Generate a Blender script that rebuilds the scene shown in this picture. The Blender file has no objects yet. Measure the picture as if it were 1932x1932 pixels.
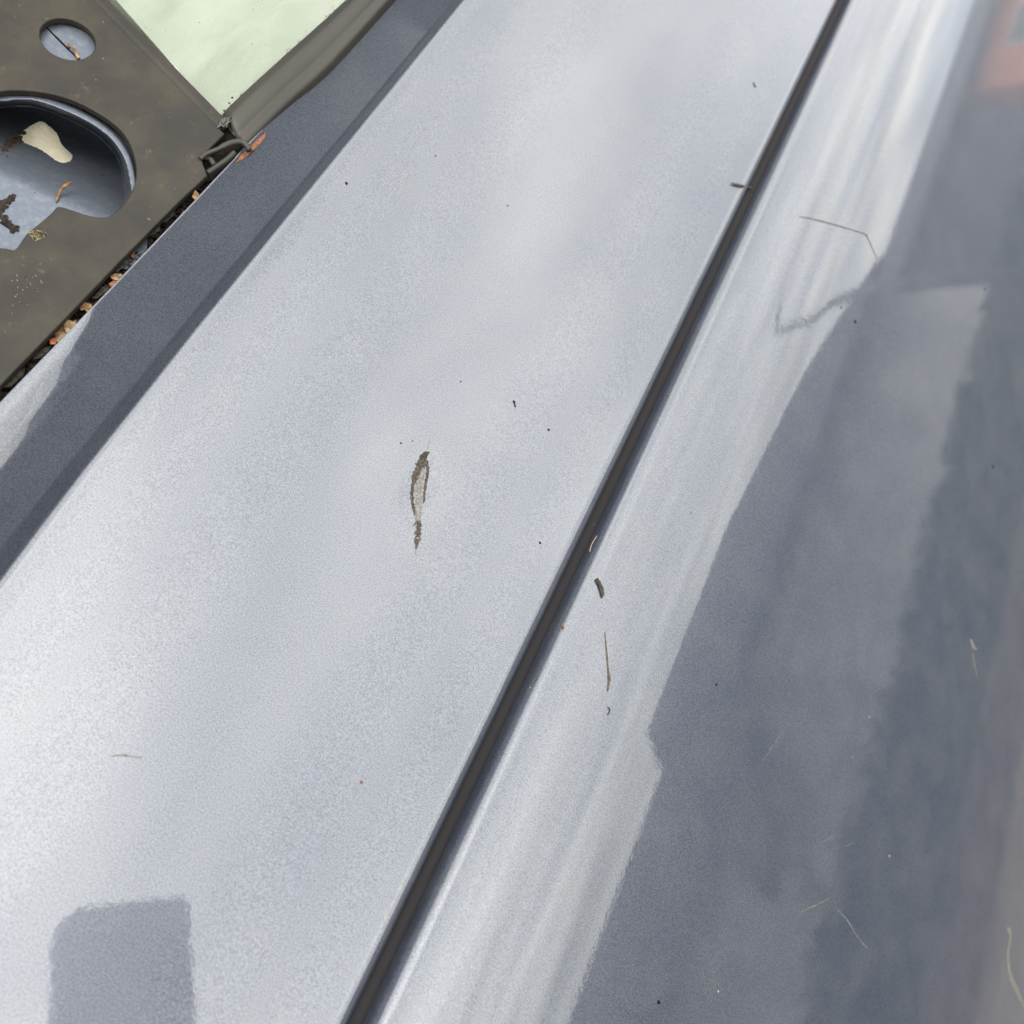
import bpy, bmesh, math, random
from mathutils import Vector, Matrix
random.seed(7)
SC = bpy.context.scene
COL = SC.collection

# ------------------------------------------------------------------ camera
# World: Z = normal of the car's shoulder panel, Y = along the car, X = across it (metres).
FPX, HALF, CAMH = 1896.0, 966.0, 0.28
AX = Vector((0.852544, 0.407961, 0.326705))      # camera right
AY = Vector((-0.513770, 0.768911, 0.380547))     # camera up
AZ = Vector((0.095959, 0.492285, -0.865129))     # camera forward
CAM = Vector((0, 0, CAMH))
cd = bpy.data.cameras.new('camera'); cam = bpy.data.objects.new('camera', cd); COL.objects.link(cam)
m = Matrix.Identity(4)
for i, v in enumerate((AX, AY, -AZ, CAM)):
    for r in range(3): m[r][i] = v[r]
cam.matrix_world = m
cd.sensor_width = 36; cd.lens = 36 * FPX / (2 * HALF); cd.clip_start = 0.005; cd.clip_end = 500
cd.dof.use_dof = True; cd.dof.focus_distance = 0.315; cd.dof.aperture_fstop = 14
SC.camera = cam

def ray(u, v): return AX * (u - HALF) - AY * (v - HALF) + AZ * FPX
def P(u, v, z=0.0):
    d = ray(u, v); t = (z - CAMH) / d.z
    return CAM + d * t

# ------------------------------------------------------------------ sky, sun, exposure
SUN_DIR = Vector((-0.42, -0.26, 0.87)).normalized()
w = bpy.data.worlds.new('World'); SC.world = w; w.use_nodes = True
nt = w.node_tree; N = nt.nodes; L = nt.links; N.clear()
out = N.new('ShaderNodeOutputWorld'); bg = N.new('ShaderNodeBackground'); L.new(bg.outputs[0], out.inputs[0])
bg.inputs[1].default_value = 0.10
sky = N.new('ShaderNodeTexSky'); sky.sky_type = 'NISHITA'; sky.sun_disc = False
sky.sun_elevation = math.asin(SUN_DIR.z); sky.sun_rotation = math.atan2(SUN_DIR.x, SUN_DIR.y)
sky.air_density = 1.0; sky.dust_density = 1.5
tc = N.new('ShaderNodeTexCoord'); sep = N.new('ShaderNodeSeparateXYZ'); L.new(tc.outputs['Generated'], sep.inputs[0])
def math_node(op, a, b=None):
    n = N.new('ShaderNodeMath'); n.operation = op
    for i, x in enumerate((a, b)):
        if x is None: continue
        if isinstance(x, (int, float)): n.inputs[i].default_value = x
        else: L.new(x, n.inputs[i])
    return n.outputs[0]
zz = math_node('ADD', math_node('MAXIMUM', sep.outputs[2], 0.0), 0.22)
cmb = N.new('ShaderNodeCombineXYZ')
L.new(math_node('DIVIDE', sep.outputs[0], zz), cmb.inputs[0]); L.new(math_node('DIVIDE', sep.outputs[1], zz), cmb.inputs[1])
n1 = N.new('ShaderNodeTexNoise'); n1.inputs['Scale'].default_value = 2.6; n1.inputs['Detail'].default_value = 5; n1.inputs['Roughness'].default_value = 0.5
n1.inputs['Distortion'].default_value = 0.3
cm = N.new('ShaderNodeMapping'); cm.inputs['Rotation'].default_value = (0, 0, math.radians(-12)); cm.inputs['Scale'].default_value = (1.25, 0.6, 1); L.new(cmb.outputs[0], cm.inputs[0])
L.new(cm.outputs[0], n1.inputs['Vector'])
r1 = N.new('ShaderNodeMapRange'); r1.interpolation_type = 'SMOOTHSTEP'
r1.inputs[1].default_value = 0.36; r1.inputs[2].default_value = 0.60; r1.inputs[3].default_value = 0.70; r1.inputs[4].default_value = 1.0
L.new(n1.outputs[0], r1.inputs[0])
n2 = N.new('ShaderNodeTexNoise'); n2.inputs['Scale'].default_value = 3.4; n2.inputs['Detail'].default_value = 3
L.new(cm.outputs[0], n2.inputs['Vector'])
r2 = N.new('ShaderNodeMapRange'); r2.inputs[1].default_value = 0.3; r2.inputs[2].default_value = 0.7; r2.inputs[3].default_value = 10.2; r2.inputs[4].default_value = 20.5
L.new(n2.outputs[0], r2.inputs[0])
cc = N.new('ShaderNodeVectorMath'); cc.operation = 'SCALE'; cc.inputs[0].default_value = (1.0, 0.98, 0.915); zg = math_node('ADD', math_node('MULTIPLY', math_node('MAXIMUM', sep.outputs[2], 0.0), 0.76), 0.24)
L.new(math_node('MULTIPLY', r2.outputs[0], zg), cc.inputs['Scale'])
mx = N.new('ShaderNodeMix'); mx.data_type = 'RGBA'
L.new(r1.outputs[0], mx.inputs[0]); L.new(sky.outputs[0], mx.inputs[6]); L.new(cc.outputs[0], mx.inputs[7])
L.new(mx.outputs[2], bg.inputs[0])
sd = bpy.data.lights.new('sun', 'SUN'); sd.energy = 1.0; sd.angle = math.radians(25); sd.color = (1, 0.96, 0.9)
sun = bpy.data.objects.new('sun', sd); COL.objects.link(sun); sun.rotation_euler = SUN_DIR.to_track_quat('Z', 'Y').to_euler()
vs = SC.view_settings; vs.view_transform = 'Standard'; vs.look = 'None'; vs.gamma = 1; vs.use_curve_mapping = False
vs.exposure = 2.66

# ------------------------------------------------------------------ materials
MATS = {}
class NT:
    def __init__(s, name):
        s.m = bpy.data.materials.new(name); s.m.use_nodes = True; MATS[name] = s.m
        s.t = s.m.node_tree; s.n = s.t.nodes; s.b = s.n['Principled BSDF']
        s.tc = s.n.new('ShaderNodeTexCoord')
    def link(s, a, b): s.t.links.new(a, b)
    def noise(s, scale, detail=3, rough=0.5, dist=0.0, stretch=None):
        n = s.n.new('ShaderNodeTexNoise'); n.inputs['Scale'].default_value = scale; n.inputs['Detail'].default_value = detail
        n.inputs['Roughness'].default_value = rough; n.inputs['Distortion'].default_value = dist
        src = s.tc.outputs['Object']
        if stretch:
            mp = s.n.new('ShaderNodeMapping'); mp.inputs['Scale'].default_value = stretch; s.link(src, mp.inputs[0]); src = mp.outputs[0]
        s.link(src, n.inputs['Vector']); return n.outputs[0]
    def rng(s, v, a, b, c, d, smooth=True):
        n = s.n.new('ShaderNodeMapRange'); n.interpolation_type = 'SMOOTHSTEP' if smooth else 'LINEAR'
        for i, x in enumerate((a, b, c, d)): n.inputs[i + 1].default_value = x
        s.link(v, n.inputs[0]); return n.outputs[0]
    def mix(s, f, a, b):
        n = s.n.new('ShaderNodeMix'); n.data_type = 'RGBA'
        if isinstance(f, (int, float)): n.inputs[0].default_value = f
        else: s.link(f, n.inputs[0])
        for i, x in ((6, a), (7, b)):
            if isinstance(x, tuple): n.inputs[i].default_value = (*x, 1)
            else: s.link(x, n.inputs[i])
        return n.outputs[2]
    def bump(s, h, strength, dist=0.001):
        n = s.n.new('ShaderNodeBump'); n.inputs['Strength'].default_value = strength; n.inputs['Distance'].default_value = dist
        s.link(h, n.inputs['Height']); return n.outputs[0]
    def set(s, **k):
        for a, v in k.items():
            i = s.b.inputs[a.replace('_', ' ')]
            if isinstance(v, (int, float)): i.default_value = v
            elif isinstance(v, tuple): i.default_value = (*v, 1)
            else: s.link(v, i)
        return s

p = NT('paint')                        # clear coat over aluminium flake: a tight bright lobe and a wide blue one
fl = p.rng(p.noise(2500, 2, 0.85), 0.31, 0.69, 0, 1, False)
cn = p.bump(p.noise(620, 2), 0.016, 0.0006)
p.set(Base_Color=p.mix(fl, (0.027, 0.028, 0.031), (0.096, 0.099, 0.108)), Metallic=1.0, Roughness=0.40, Coat_Weight=0.78, Coat_Roughness=0.028, Coat_IOR=1.5)
p.link(cn, p.b.inputs['Coat Normal'])
b2 = p.n.new('ShaderNodeBsdfPrincipled')
p.link(p.mix(fl, (0.0195, 0.0245, 0.037), (0.067, 0.084, 0.125)), b2.inputs['Base Color'])
for k_, v_ in (('Metallic', 1.0), ('Roughness', 0.82), ('Coat Weight', 0.78), ('Coat Roughness', 0.028), ('Coat IOR', 1.5)): b2.inputs[k_].default_value = v_
p.link(cn, b2.inputs['Coat Normal'])
pm = p.n.new('ShaderNodeMixShader'); pm.inputs[0].default_value = 0.5
p.link(p.b.outputs[0], pm.inputs[1]); p.link(b2.outputs[0], pm.inputs[2])
du = p.n.new('ShaderNodeBsdfDiffuse'); du.inputs[0].default_value = (0.13, 0.125, 0.11, 1)
dm = p.n.new('ShaderNodeMixShader'); p.link(p.rng(p.noise(45, 6, 0.7, 0.4), 0.35, 0.75, 0.0, 0.045), dm.inputs[0])
p.link(pm.outputs[0], dm.inputs[1]); p.link(du.outputs[0], dm.inputs[2]); p.link(dm.outputs[0], p.n['Material Output'].inputs[0])

p = NT('dull_paint')                   # painted steel inside the mirror hole: no polish, dusty
d = p.rng(p.noise(420, 5, 0.7), 0.42, 0.75, 0, 1)
base = p.mix(d, (0.046, 0.054, 0.070), (0.070, 0.076, 0.083))
base = p.mix(p.rng(p.noise(520, 3), 0.70, 0.76, 0, 0.8), base, (0.015, 0.012, 0.010))
p.set(Base_Color=base, Metallic=0.85, Roughness=0.55)

p = NT('black_plastic')
d = p.rng(p.noise(55, 6, 0.65), 0.35, 0.75, 0, 1)
base = p.mix(d, (0.0062, 0.0055, 0.0048), (0.0135, 0.0115, 0.0074))
base = p.mix(p.rng(p.noise(240, 4, 0.6), 0.62, 0.80, 0, 0.55), base, (0.045, 0.038, 0.022))
base = p.mix(p.rng(p.noise(900, 2, 0.6), 0.73, 0.78, 0, 0.8), base, (0.10, 0.095, 0.075))
p.set(Base_Color=base, Roughness=0.6, Specular_IOR_Level=0.14)
p.link(p.bump(p.noise(700, 4, 0.6), 0.25, 0.0003), p.b.inputs['Normal'])

p = NT('black_rubber')
d = p.rng(p.noise(40, 5, 0.6, 0, (1, 0.2, 1)), 0.35, 0.7, 0, 1)
p.set(Base_Color=p.mix(d, (0.0045, 0.0045, 0.0038), (0.0115, 0.0108, 0.008)), Roughness=0.55, Specular_IOR_Level=0.2)
p.link(p.bump(p.noise(500, 4, 0.6), 0.3, 0.0002), p.b.inputs['Normal'])

p = NT('gap_rubber')
d = p.rng(p.noise(900, 3, 0.7), 0.68, 0.74, 0, 0.5)
p.set(Base_Color=p.mix(d, (0.0040, 0.0033, 0.0042), (0.018, 0.015, 0.014)), Roughness=0.7, Specular_IOR_Level=0.12)

p = NT('glass')
s = p.rng(p.noise(30, 5, 0.6, 0.3, (1, 0.5, 1)), 0.3, 0.75, 0.72, 0.90)
tr = p.n.new('ShaderNodeBsdfTransparent'); tr.inputs[0].default_value = (0.80, 0.91, 0.78, 1)
gs = p.n.new('ShaderNodeBsdfGlossy'); gs.inputs['Roughness'].default_value = 0.02
fr = p.n.new('ShaderNodeFresnel'); fr.inputs[0].default_value = 1.52
df = p.n.new('ShaderNodeBsdfDiffuse')
film_sheen = p.mix(p.rng(p.noise(38, 5, 0.65, 0.6, (1, 0.35, 1)), 0.35, 0.68, 0, 1), (0.062, 0.076, 0.053), (0.090, 0.104, 0.080))  # smeared dust; the lighter streaks also paint in uneven reflection
col = p.mix(p.rng(p.noise(650, 3, 0.6), 0.70, 0.76, 0, 0.85), film_sheen, (0.02, 0.02, 0.015))
p.link(col, df.inputs[0])
ms = p.n.new('ShaderNodeMixShader'); p.link(s, ms.inputs[0]); p.link(tr.outputs[0], ms.inputs[1]); p.link(df.outputs[0], ms.inputs[2])
gm = p.n.new('ShaderNodeMixShader'); p.link(fr.outputs[0], gm.inputs[0]); p.link(ms.outputs[0], gm.inputs[1]); p.link(gs.outputs[0], gm.inputs[2])
p.link(gm.outputs[0], p.n['Material Output'].inputs[0])

p = NT('cream_board')
p.set(Base_Color=p.mix(p.rng(p.noise(300, 3), 0.4, 0.7, 0, 1), (0.74, 0.68, 0.50), (0.80, 0.75, 0.58)), Roughness=0.8)
p.link(p.bump(p.noise(420, 2), 0.6, 0.0006), p.b.inputs['Normal'])

def simple(name, c1, c2, scale=300, rough=0.7, metal=0.0, bump=0.0, spec=0.4):
    p = NT(name)
    p.set(Base_Color=p.mix(p.rng(p.noise(scale, 4, 0.6), 0.35, 0.68, 0, 1), c1, c2), Roughness=rough, Metallic=metal, Specular_IOR_Level=spec)
    if bump: p.link(p.bump(p.noise(scale * 2, 3), bump, 0.0005), p.b.inputs['Normal'])
    return p
simple('plate_line', (0.014, 0.012, 0.008), (0.034, 0.030, 0.018), 300, 0.8, spec=0.1)
simple('leaf_tan', (0.028, 0.015, 0.007), (0.115, 0.078, 0.042), 420, bump=0.5, spec=0.15)
simple('leaf_orange', (0.05, 0.014, 0.005), (0.13, 0.042, 0.012), 420, bump=0.5, spec=0.15)
simple('leaf_ochre', (0.03, 0.016, 0.006), (0.09, 0.052, 0.02), 450, bump=0.5, spec=0.15)
simple('leaf_grey', (0.008, 0.007, 0.005), (0.030, 0.026, 0.020), 800, bump=0.8, spec=0.12)
simple('litter', (0.003, 0.0022, 0.0018), (0.016, 0.011, 0.0075), 700, bump=0.5, spec=0.08)
simple('rust_chip', (0.06, 0.023, 0.011), (0.12, 0.05, 0.025), 700, spec=0.15)
simple('residue', (0.009, 0.0076, 0.0062), (0.034, 0.029, 0.024), 1800, 0.8, spec=0.06)
simple('bare_scrape', (0.036, 0.035, 0.034), (0.075, 0.073, 0.070), 1500, 0.7, spec=0.1)
simple('scratch_brown', (0.018, 0.015, 0.011), (0.040, 0.033, 0.025), 900, spec=0.08)
simple('scratch_olive', (0.007, 0.007, 0.0045), (0.018, 0.017, 0.012), 900, spec=0.06)
simple('scratch_pale', (0.032, 0.032, 0.030), (0.060, 0.058, 0.053), 900, spec=0.1)
simple('speck_shade_black', (0.002, 0.002, 0.002), (0.006, 0.005, 0.004), 900, spec=0.02)  # dirt specks, and painted shade in the seal pocket and grooves
simple('fibre_straw', (0.10, 0.08, 0.04), (0.14, 0.11, 0.06), 900)
simple('sealant', (0.004, 0.004, 0.0035), (0.018, 0.0175, 0.015), 700, 0.35, spec=0.3)
simple('phone_black', (0.010, 0.010, 0.012), (0.013, 0.013, 0.015), 50, 0.5, spec=0.2)
simple('phone_glass', (0.004, 0.004, 0.005), (0.005, 0.005, 0.006), 50, 0.05)
simple('ground', (0.040, 0.032, 0.025), (0.056, 0.045, 0.035), 3, 0.95)
simple('render_wall', (0.22, 0.22, 0.225), (0.36, 0.355, 0.35), 0.7, 0.9)
simple('roof_tile', (0.04, 0.042, 0.048), (0.06, 0.06, 0.066), 2, 0.9, spec=0.15)
simple('house_white', (0.35, 0.35, 0.34), (0.42, 0.42, 0.41), 4, 0.6)
simple('pane', (0.02, 0.024, 0.028), (0.03, 0.034, 0.04), 1, 0.05)
simple('brick', (0.33, 0.125, 0.066), (0.44, 0.19, 0.10), 1.2, 0.9)

# ------------------------------------------------------------------ helpers
def tag(o, label=None, cat=None, group=None, kind=None):
    for k, v in (('label', label), ('category', cat), ('group', group), ('kind', kind)):
        if v: o[k] = v
    return o
def empty(name, loc=(0, 0, 0), rz=0):
    o = bpy.data.objects.new(name, None); COL.objects.link(o); o.location = loc; o.rotation_euler.z = rz; o.empty_display_size = 0.02
    return o
def obj(name, verts, faces, mat, parent=None, smooth=True):
    me = bpy.data.meshes.new(name); me.from_pydata([tuple(v) for v in verts], [], faces); me.update()
    if smooth:
        for f in me.polygons: f.use_smooth = True
    me.materials.append(MATS[mat])
    o = bpy.data.objects.new(name, me); COL.objects.link(o)
    if parent: o.parent = parent
    return o
def fix_normals(o):
    bm = bmesh.new(); bm.from_mesh(o.data); bmesh.ops.recalc_face_normals(bm, faces=bm.faces); bm.to_mesh(o.data); bm.free(); return o
def grid_obj(name, rows, mat, parent=None, smooth=True):
    nr, nc = len(rows), len(rows[0])
    vs_ = [v for r in rows for v in r]
    fs = [(i * nc + j, i * nc + j + 1, (i + 1) * nc + j + 1, (i + 1) * nc + j) for i in range(nr - 1) for j in range(nc - 1)]
    return obj(name, vs_, fs, mat, parent, smooth)
def curve_mesh(name, loops, z, half, bevel, mat, parent=None, smooth=True, res=3):
    """flat outline with holes, given thickness and a rounded rim; outlines are world xy"""
    cu = bpy.data.curves.new(name, 'CURVE'); cu.dimensions = '2D'; cu.fill_mode = 'BOTH'; cu.extrude = half; cu.bevel_depth = bevel; cu.bevel_resolution = res
    cu.offset = -bevel
    for lp in loops:
        sp = cu.splines.new('POLY'); sp.points.add(len(lp) - 1); sp.use_cyclic_u = True
        for q, v in zip(sp.points, lp): q.co = (v[0], v[1], 0, 1)
    tmp = bpy.data.objects.new('tmp', cu); COL.objects.link(tmp)
    dg = bpy.context.evaluated_depsgraph_get()
    me = bpy.data.meshes.new_from_object(tmp.evaluated_get(dg)); me.name = name
    bpy.data.objects.remove(tmp); bpy.data.curves.remove(cu)
    me.transform(Matrix.Translation((0, 0, z)))
    me.materials.clear(); me.materials.append(MATS[mat])
    for f in me.polygons: f.use_smooth = False
    o = bpy.data.objects.new(name, me); COL.objects.link(o)
    if parent: o.parent = parent
    return o
def tube(name, pts, rad, mat, parent=None, seg=8, flat=1.0):
    """tube along world points, rad is a number or list"""
    n = len(pts); rings = []
    for i, p_ in enumerate(pts):
        a = pts[max(i - 1, 0)]; b = pts[min(i + 1, n - 1)]; t = (Vector(b) - Vector(a)).normalized()
        sx = t.cross(Vector((0, 0, 1)));
        if sx.length < 1e-4: sx = Vector((1, 0, 0))
        sx.normalize(); sz = sx.cross(t)
        r = rad[i] if isinstance(rad, (list, tuple)) else rad
        rings.append([Vector(p_) + sx * (r * math.cos(2 * math.pi * k / seg)) + sz * (r * flat * math.sin(2 * math.pi * k / seg)) for k in range(seg)])
    vs_ = [v for r in rings for v in r]; fs = []
    for i in range(n - 1):
        for k in range(seg):
            k2 = (k + 1) % seg; fs.append((i * seg + k, i * seg + k2, (i + 1) * seg + k2, (i + 1) * seg + k))
    fs.append(tuple(range(seg - 1, -1, -1))); fs.append(tuple((n - 1) * seg + k for k in range(seg)))
    return fix_normals(obj(name, vs_, fs, mat, parent))
def smooth_loop(pts, n=6, closed=True):
    """Catmull-Rom through points"""
    o = []; k = len(pts)
    for i in range(k if closed else k - 1):
        g = lambda j: Vector(pts[j % k] if closed else pts[min(max(j, 0), k - 1)])
        p0, p1, p2, p3 = g(i - 1), g(i), g(i + 1), g(i + 2)
        for s_ in range(n):
            t = s_ / n
            o.append(0.5 * ((2 * p1) + (p2 - p0) * t + (2 * p0 - 5 * p1 + 4 * p2 - p3) * t * t + (3 * p1 - p0 - 3 * p2 + p3) * t ** 3))
    if not closed: o.append(Vector(pts[-1]))
    return o
def interp(tab, x):
    if x <= tab[0][0]: return tab[0][1]
    for (a, b), (c, d_) in zip(tab, tab[1:]):
        if x <= c: return b + (d_ - b) * (x - a) / (c - a)
    return tab[-1][1]
def sstep(a, b, x):
    t = min(max((x - a) / (b - a), 0), 1); return t * t * (3 - 2 * t)

mm = 0.001

# ------------------------------------------------------------------ ground
g = obj('ground', [(-200, -200, -0.95), (200, -200, -0.95), (200, 200, -0.95), (-200, 200, -0.95)], [(0, 1, 2, 3)], 'ground', smooth=False)
tag(g, kind='structure')

# ------------------------------------------------------------------ the car
car = empty('car', (0, 0, 0))
tag(car, 'silver-blue metallic car side with its mirror removed, scratched paint and black trim', 'car')

YS = []
y = -0.6
while y < 1.3001:
    YS.append(y); y += 0.02 if (y < 0.12 - 1e-6 or y > 0.30) else 0.002
# height of the shoulder panel and of the panel beyond the gap, from their slope (degrees, mm)
def integrate(tab, x0, z0, x1, step):
    pts = [(x0, z0)]; x, z = x0, z0
    while x < x1 - 1e-9:
        xn = min(x + step, x1); th = interp(tab, 0.5 * (x + xn)); z -= math.tan(math.radians(th)) * (xn - x); x = xn
        pts.append((x, z))
    return pts
SH_TAB = [(-81, 0), (-79.8, -5), (-78, -3.5), (-75, -1.5), (-40, -0.8), (20, 0.8), (49, 1.6), (51.6, 3)]
SH = integrate(SH_TAB, -81, 0, 51.6, 1.2)
zc = SH[-1][1]
edge = []; R_ = 4.0                     # rolled edge into the gap
for k in range(1, 10):
    a = math.radians(3 + 84 * k / 9); edge.append((51.6 + R_ * (math.sin(a) - math.sin(math.radians(3))), zc - R_ * (math.cos(math.radians(3)) - math.cos(a))))
edge.append((edge[-1][0] + 0.02, edge[-1][1] - 6))
def px(p):
    q = Vector(p) - CAM; f = q.dot(AZ); return HALF + FPX * q.dot(AX) / f, HALF - FPX * q.dot(AY) / f
# slope across the band beside the window, as fractions of its width: far end, and near end where it rolls over earlier
BF = [(0, 0), (.025, 14), (.055, 40), (.085, 57), (.135, 58), (.17, 52), (.21, 48), (.60, 46.5)]
NB = 160
def band_profile(s0):
    """s0: where the band starts to roll over towards the sky, as a fraction of its width"""
    tab = BF[:-1] + [(min(s0, .955), 46.0), (min(s0 + .05, .962), 30 if s0 < .9 else 44), (.97, 20 if s0 < .9 else 42), (.982, -10), (.99, -50), (1, -75)]
    o = [(0.0, 0.0)]; z = 0.0
    for i in range(NB):
        t = (i + 0.5) / NB; z += math.tan(math.radians(interp(tab, t))) / NB; o.append(((i + 1) / NB, z))
    return o
def crease_x(y): return interp([(-0.6, -75.5), (0.06, -78.6), (0.096, -80.3), (0.16, -81.6), (0.35, -83.2), (1.3, -86)], y)
TOPLINE = [(1100, -392), (736, 0), (614, 134), (527, 213), (372, 380), (200, 560), (0, 768), (-600, 1395)]
def band_row(y):
    pf = band_profile(0.56 + 0.40 * min(max((y - 0.085) / 0.055, 0), 1)); x0 = crease_x(y); kz = max(q[1] for q in pf)
    lo, hi = 8.0, 30.0
    for _ in range(30):
        D = 0.5 * (lo + hi); u, v = px(((x0 - 0.95 * D) * mm, y, kz * D * mm))
        tl = sorted((b_, a_) for a_, b_ in TOPLINE); ut = interp(tl, v)
        if u > ut: lo = D
        else: hi = D
    return x0, D, pf
DENT = P(790, 930)
def zshoulder(x, y):  # x mm
    z = interp(SH, x)
    dx = x - DENT.x * 1000; dy = y * 1000 - DENT.y * 1000
    z -= 0.42 * math.exp(-(dx * dx / 24 + dy * dy / 130))
    return z
BROW = {}
rows = []
for y in YS:
    x0, D, pf = band_row(min(max(y, -0.05), 0.40)); BROW[round(y, 4)] = (x0, D, pf); r = []
    r.append(((x0 - D - 0.05) * mm, y, (pf[-1][1] * D - 8) * mm))
    for (d_, z) in reversed(pf[1:]): r.append(((x0 - d_ * D) * mm, y, z * D * mm))
    for (x, z) in SH:
        xs = x if x > -30 else -30 + (x + 30) * (x0 + 30) / (-51.0)
        r.append((xs * mm, y, zshoulder(x, y) * mm))
    for (x, z) in edge: r.append((x * mm, y, z * mm))
    rows.append(r)
shoulder = grid_obj('shoulder_panel', rows, 'paint', car)

LO_TAB = [(65.5, 2.0), (70, 3.8), (85, 10.5), (100, 17.5), (110, 20.5), (130, 22.5), (170, 24), (215, 25.5), (300, 28.5), (380, 34), (450, 60), (480, 80)]
LO = integrate(LO_TAB, 65.5, zc - 0.2, 480, 1.5)
def zlower(x): return interp(LO, x)
ledge = []; R2 = 5.6; a0 = 2.0
for k in range(1, 12):
    a = math.radians(a0 - (88 + a0) * k / 11); ledge.append((65.5 + R2 * (math.sin(a) - math.sin(math.radians(a0))), zc - 0.2 - R2 * (math.cos(math.radians(a0)) - math.cos(a))))
ledge.append((ledge[-1][0] - 0.02, ledge[-1][1] - 4)); ledge.reverse()
tail = [(LO[-1][0] + 12, LO[-1][1] - 120), (LO[-1][0] + 10, LO[-1][1] - 420)]
rows = [[(x * mm, y, z * mm) for (x, z) in ledge + LO + tail] for y in YS]
lower = grid_obj('lower_panel', rows, 'paint', car)
tag(lower, 'curved lower side panel beyond the dark seam, mirroring houses and ground')
# dark rubber strip in the seam
zs = zc - 5.2
zs = zc - 7.0
prof = [(52.5, zs - 1.5), (54.2, zs - 0.3), (56, zs + 0.15), (58.5, zs + 0.3), (61, zs + 0.1), (62.6, zs - 0.6), (63.2, zs - 2)]
strip = grid_obj('seam_seal', [[(x * mm, y, z * mm) for (x, z) in prof] for y in (-0.6, 0, 0.2, 0.4, 0.8, 1.3)], 'gap_rubber', car)

# ------------------------------------------------------------------ left: window side
BR = band_row(0.19); BTOP = max(q[1] for q in BR[2]) * BR[1]
ZP = (BTOP + 1.0) * mm                  # top of the black mirror plate
def W(pts, z=ZP): return [P(u, v, z) for u, v in pts]
# hole outlines
hole_big = [(0, 172), (40, 170), (75, 173), (110, 180), (145, 192), (185, 213), (220, 238), (240, 262), (252, 292), (257, 325), (253, 348), (243, 370), (226, 392), (210, 404), (197, 409), (180, 408), (158, 403), (135, 395), (110, 389),
            (100, 398), (85, 412), (54, 437), (49, 442), (40, 455), (28, 470), (14, 468), (-20, 462), (-60, 440), (-120, 400), (-150, 330), (-130, 250), (-70, 195)]
hb = [v for v in smooth_loop(W(hole_big), 3)]
small_c, n_s = (127, 73), 40
hs = W([(127 + 52 * math.cos(a) * 1.0 + 6 * math.sin(a), 73 + 39 * math.sin(a) + 5 * math.cos(a)) for a in [2 * math.pi * k / n_s for k in range(n_s)]])
edge_px = [(392, 330), (339, 379), (232, 487), (120, 604), (0, 728), (-130, 865)]
outer = [(412, 240), (424, 252), (404, 272), (380, 296), (384, 312)] + edge_px + [(-500, 620), (-420, 250), (-300, -40), (-120, -300), (-53, -235), (62, -117), (177, 0), (295, 120)]
ow = W(outer)
plate = curve_mesh('mirror_base_plate', [ow, hb, hs], ZP - 1.2 * mm, 0.7 * mm, 0.5 * mm, 'black_plastic', car)
tag(plate, 'weathered black plastic mirror base plate with one large and one small hole')
# chamfered strip of the plate next to the glass
A0, A1 = P(-53, -235, ZP), P(412, 240, ZP)
B0, B1 = P(-2, -218, ZP), P(426, 218, ZP)
rows = []
for k in range(25):
    t = k / 24; a = A0.lerp(A1, t); b = B0.lerp(B1, t); r = []
    for (s_, h) in ((-0.16, -1.2), (-0.1, -0.25), (-0.02, 0.15), (0.12, 0.45), (0.35, 0.6), (0.6, 0.3), (0.85, -0.5), (1.0, -1.6), (1.02, -4.5)):
        r.append(a.lerp(b, s_) + Vector((0, 0, h * mm)))
    rows.append(r)
rim = grid_obj('plate_rim', rows, 'black_plastic', car)
for q in ([(242, 237), (290, 204), (332, 170)], [(262, 305), (295, 283), (325, 262)]):
    tube('mould_line', [P(u, v, ZP - 0.02 * mm) for u, v in q], 0.13 * mm, 'plate_line', car, 6, 0.6)
# rubber gasket under the plate's long edge
ed = [P(u, v, ZP - 1.5 * mm) for u, v in edge_px]
ed = [v for v in smooth_loop(ed, 5, False)]
gask = tube('gasket', [v + Vector((-0.0010, 0.0002, -0.0018)) for v in ed], 1.2 * mm, 'black_rubber', car, 10)

# rubber waist seal along the glass: from the plate corner towards the far end
def seal_rows():
    top = [(427, 217), (480, 166), (545, 107), (603, 55), (661, 0)]; bot = [(462, 278), (527, 213), (561, 181), (614, 134), (677, 66), (736, 0)]
    tw = smooth_loop(W(top, ZP + 0.5 * mm), 6, False); bw = smooth_loop(W(bot, ZP - 0.5 * mm), 6, False)
    far = 1.25
    def ext(line):
        d = (line[-1] - line[-7]).normalized(); return line + [line[-1] + d * t for t in (0.05, 0.15, 0.4, 0.9)]
    def res(line, n=40):
        ls = [0.0]
        for a, b in zip(line, line[1:]): ls.append(ls[-1] + (b - a).length)
        o = []
        for k in range(n + 1):
            t = ls[-1] * (k / n) ** 2; j = max(i for i in range(len(ls)) if ls[i] <= t + 1e-9); j = min(j, len(line) - 2)
            o.append(line[j].lerp(line[j + 1], (t - ls[j]) / (ls[j + 1] - ls[j])))
        return o
    tw = res(ext(tw)); bw = res(ext(bw))
    pr = [(-0.22, -6), (-0.2, -2.2), (-0.1, -1.2), (0.0, -0.6), (0.06, 0.0), (0.12, 0.3), (0.30, 0.45), (0.46, 0.35), (0.55, -0.15), (0.60, -0.45), (0.66, -0.35), (0.80, 0.0), (0.89, -0.1), (0.95, -0.7), (0.985, -1.8), (1.0, -6)]
    rows = []
    for i, (a, b) in enumerate(zip(tw, bw)):
        drop = -1.6 if i == 0 else (-0.4 if i == 1 else 0)
        rows.append([a.lerp(b, s_) + Vector((0, 0, (h + drop) * mm)) for s_, h in pr])
    return rows
sr = seal_rows()
seal = grid_obj('waist_seal', sr, 'black_rubber', car)
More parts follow.
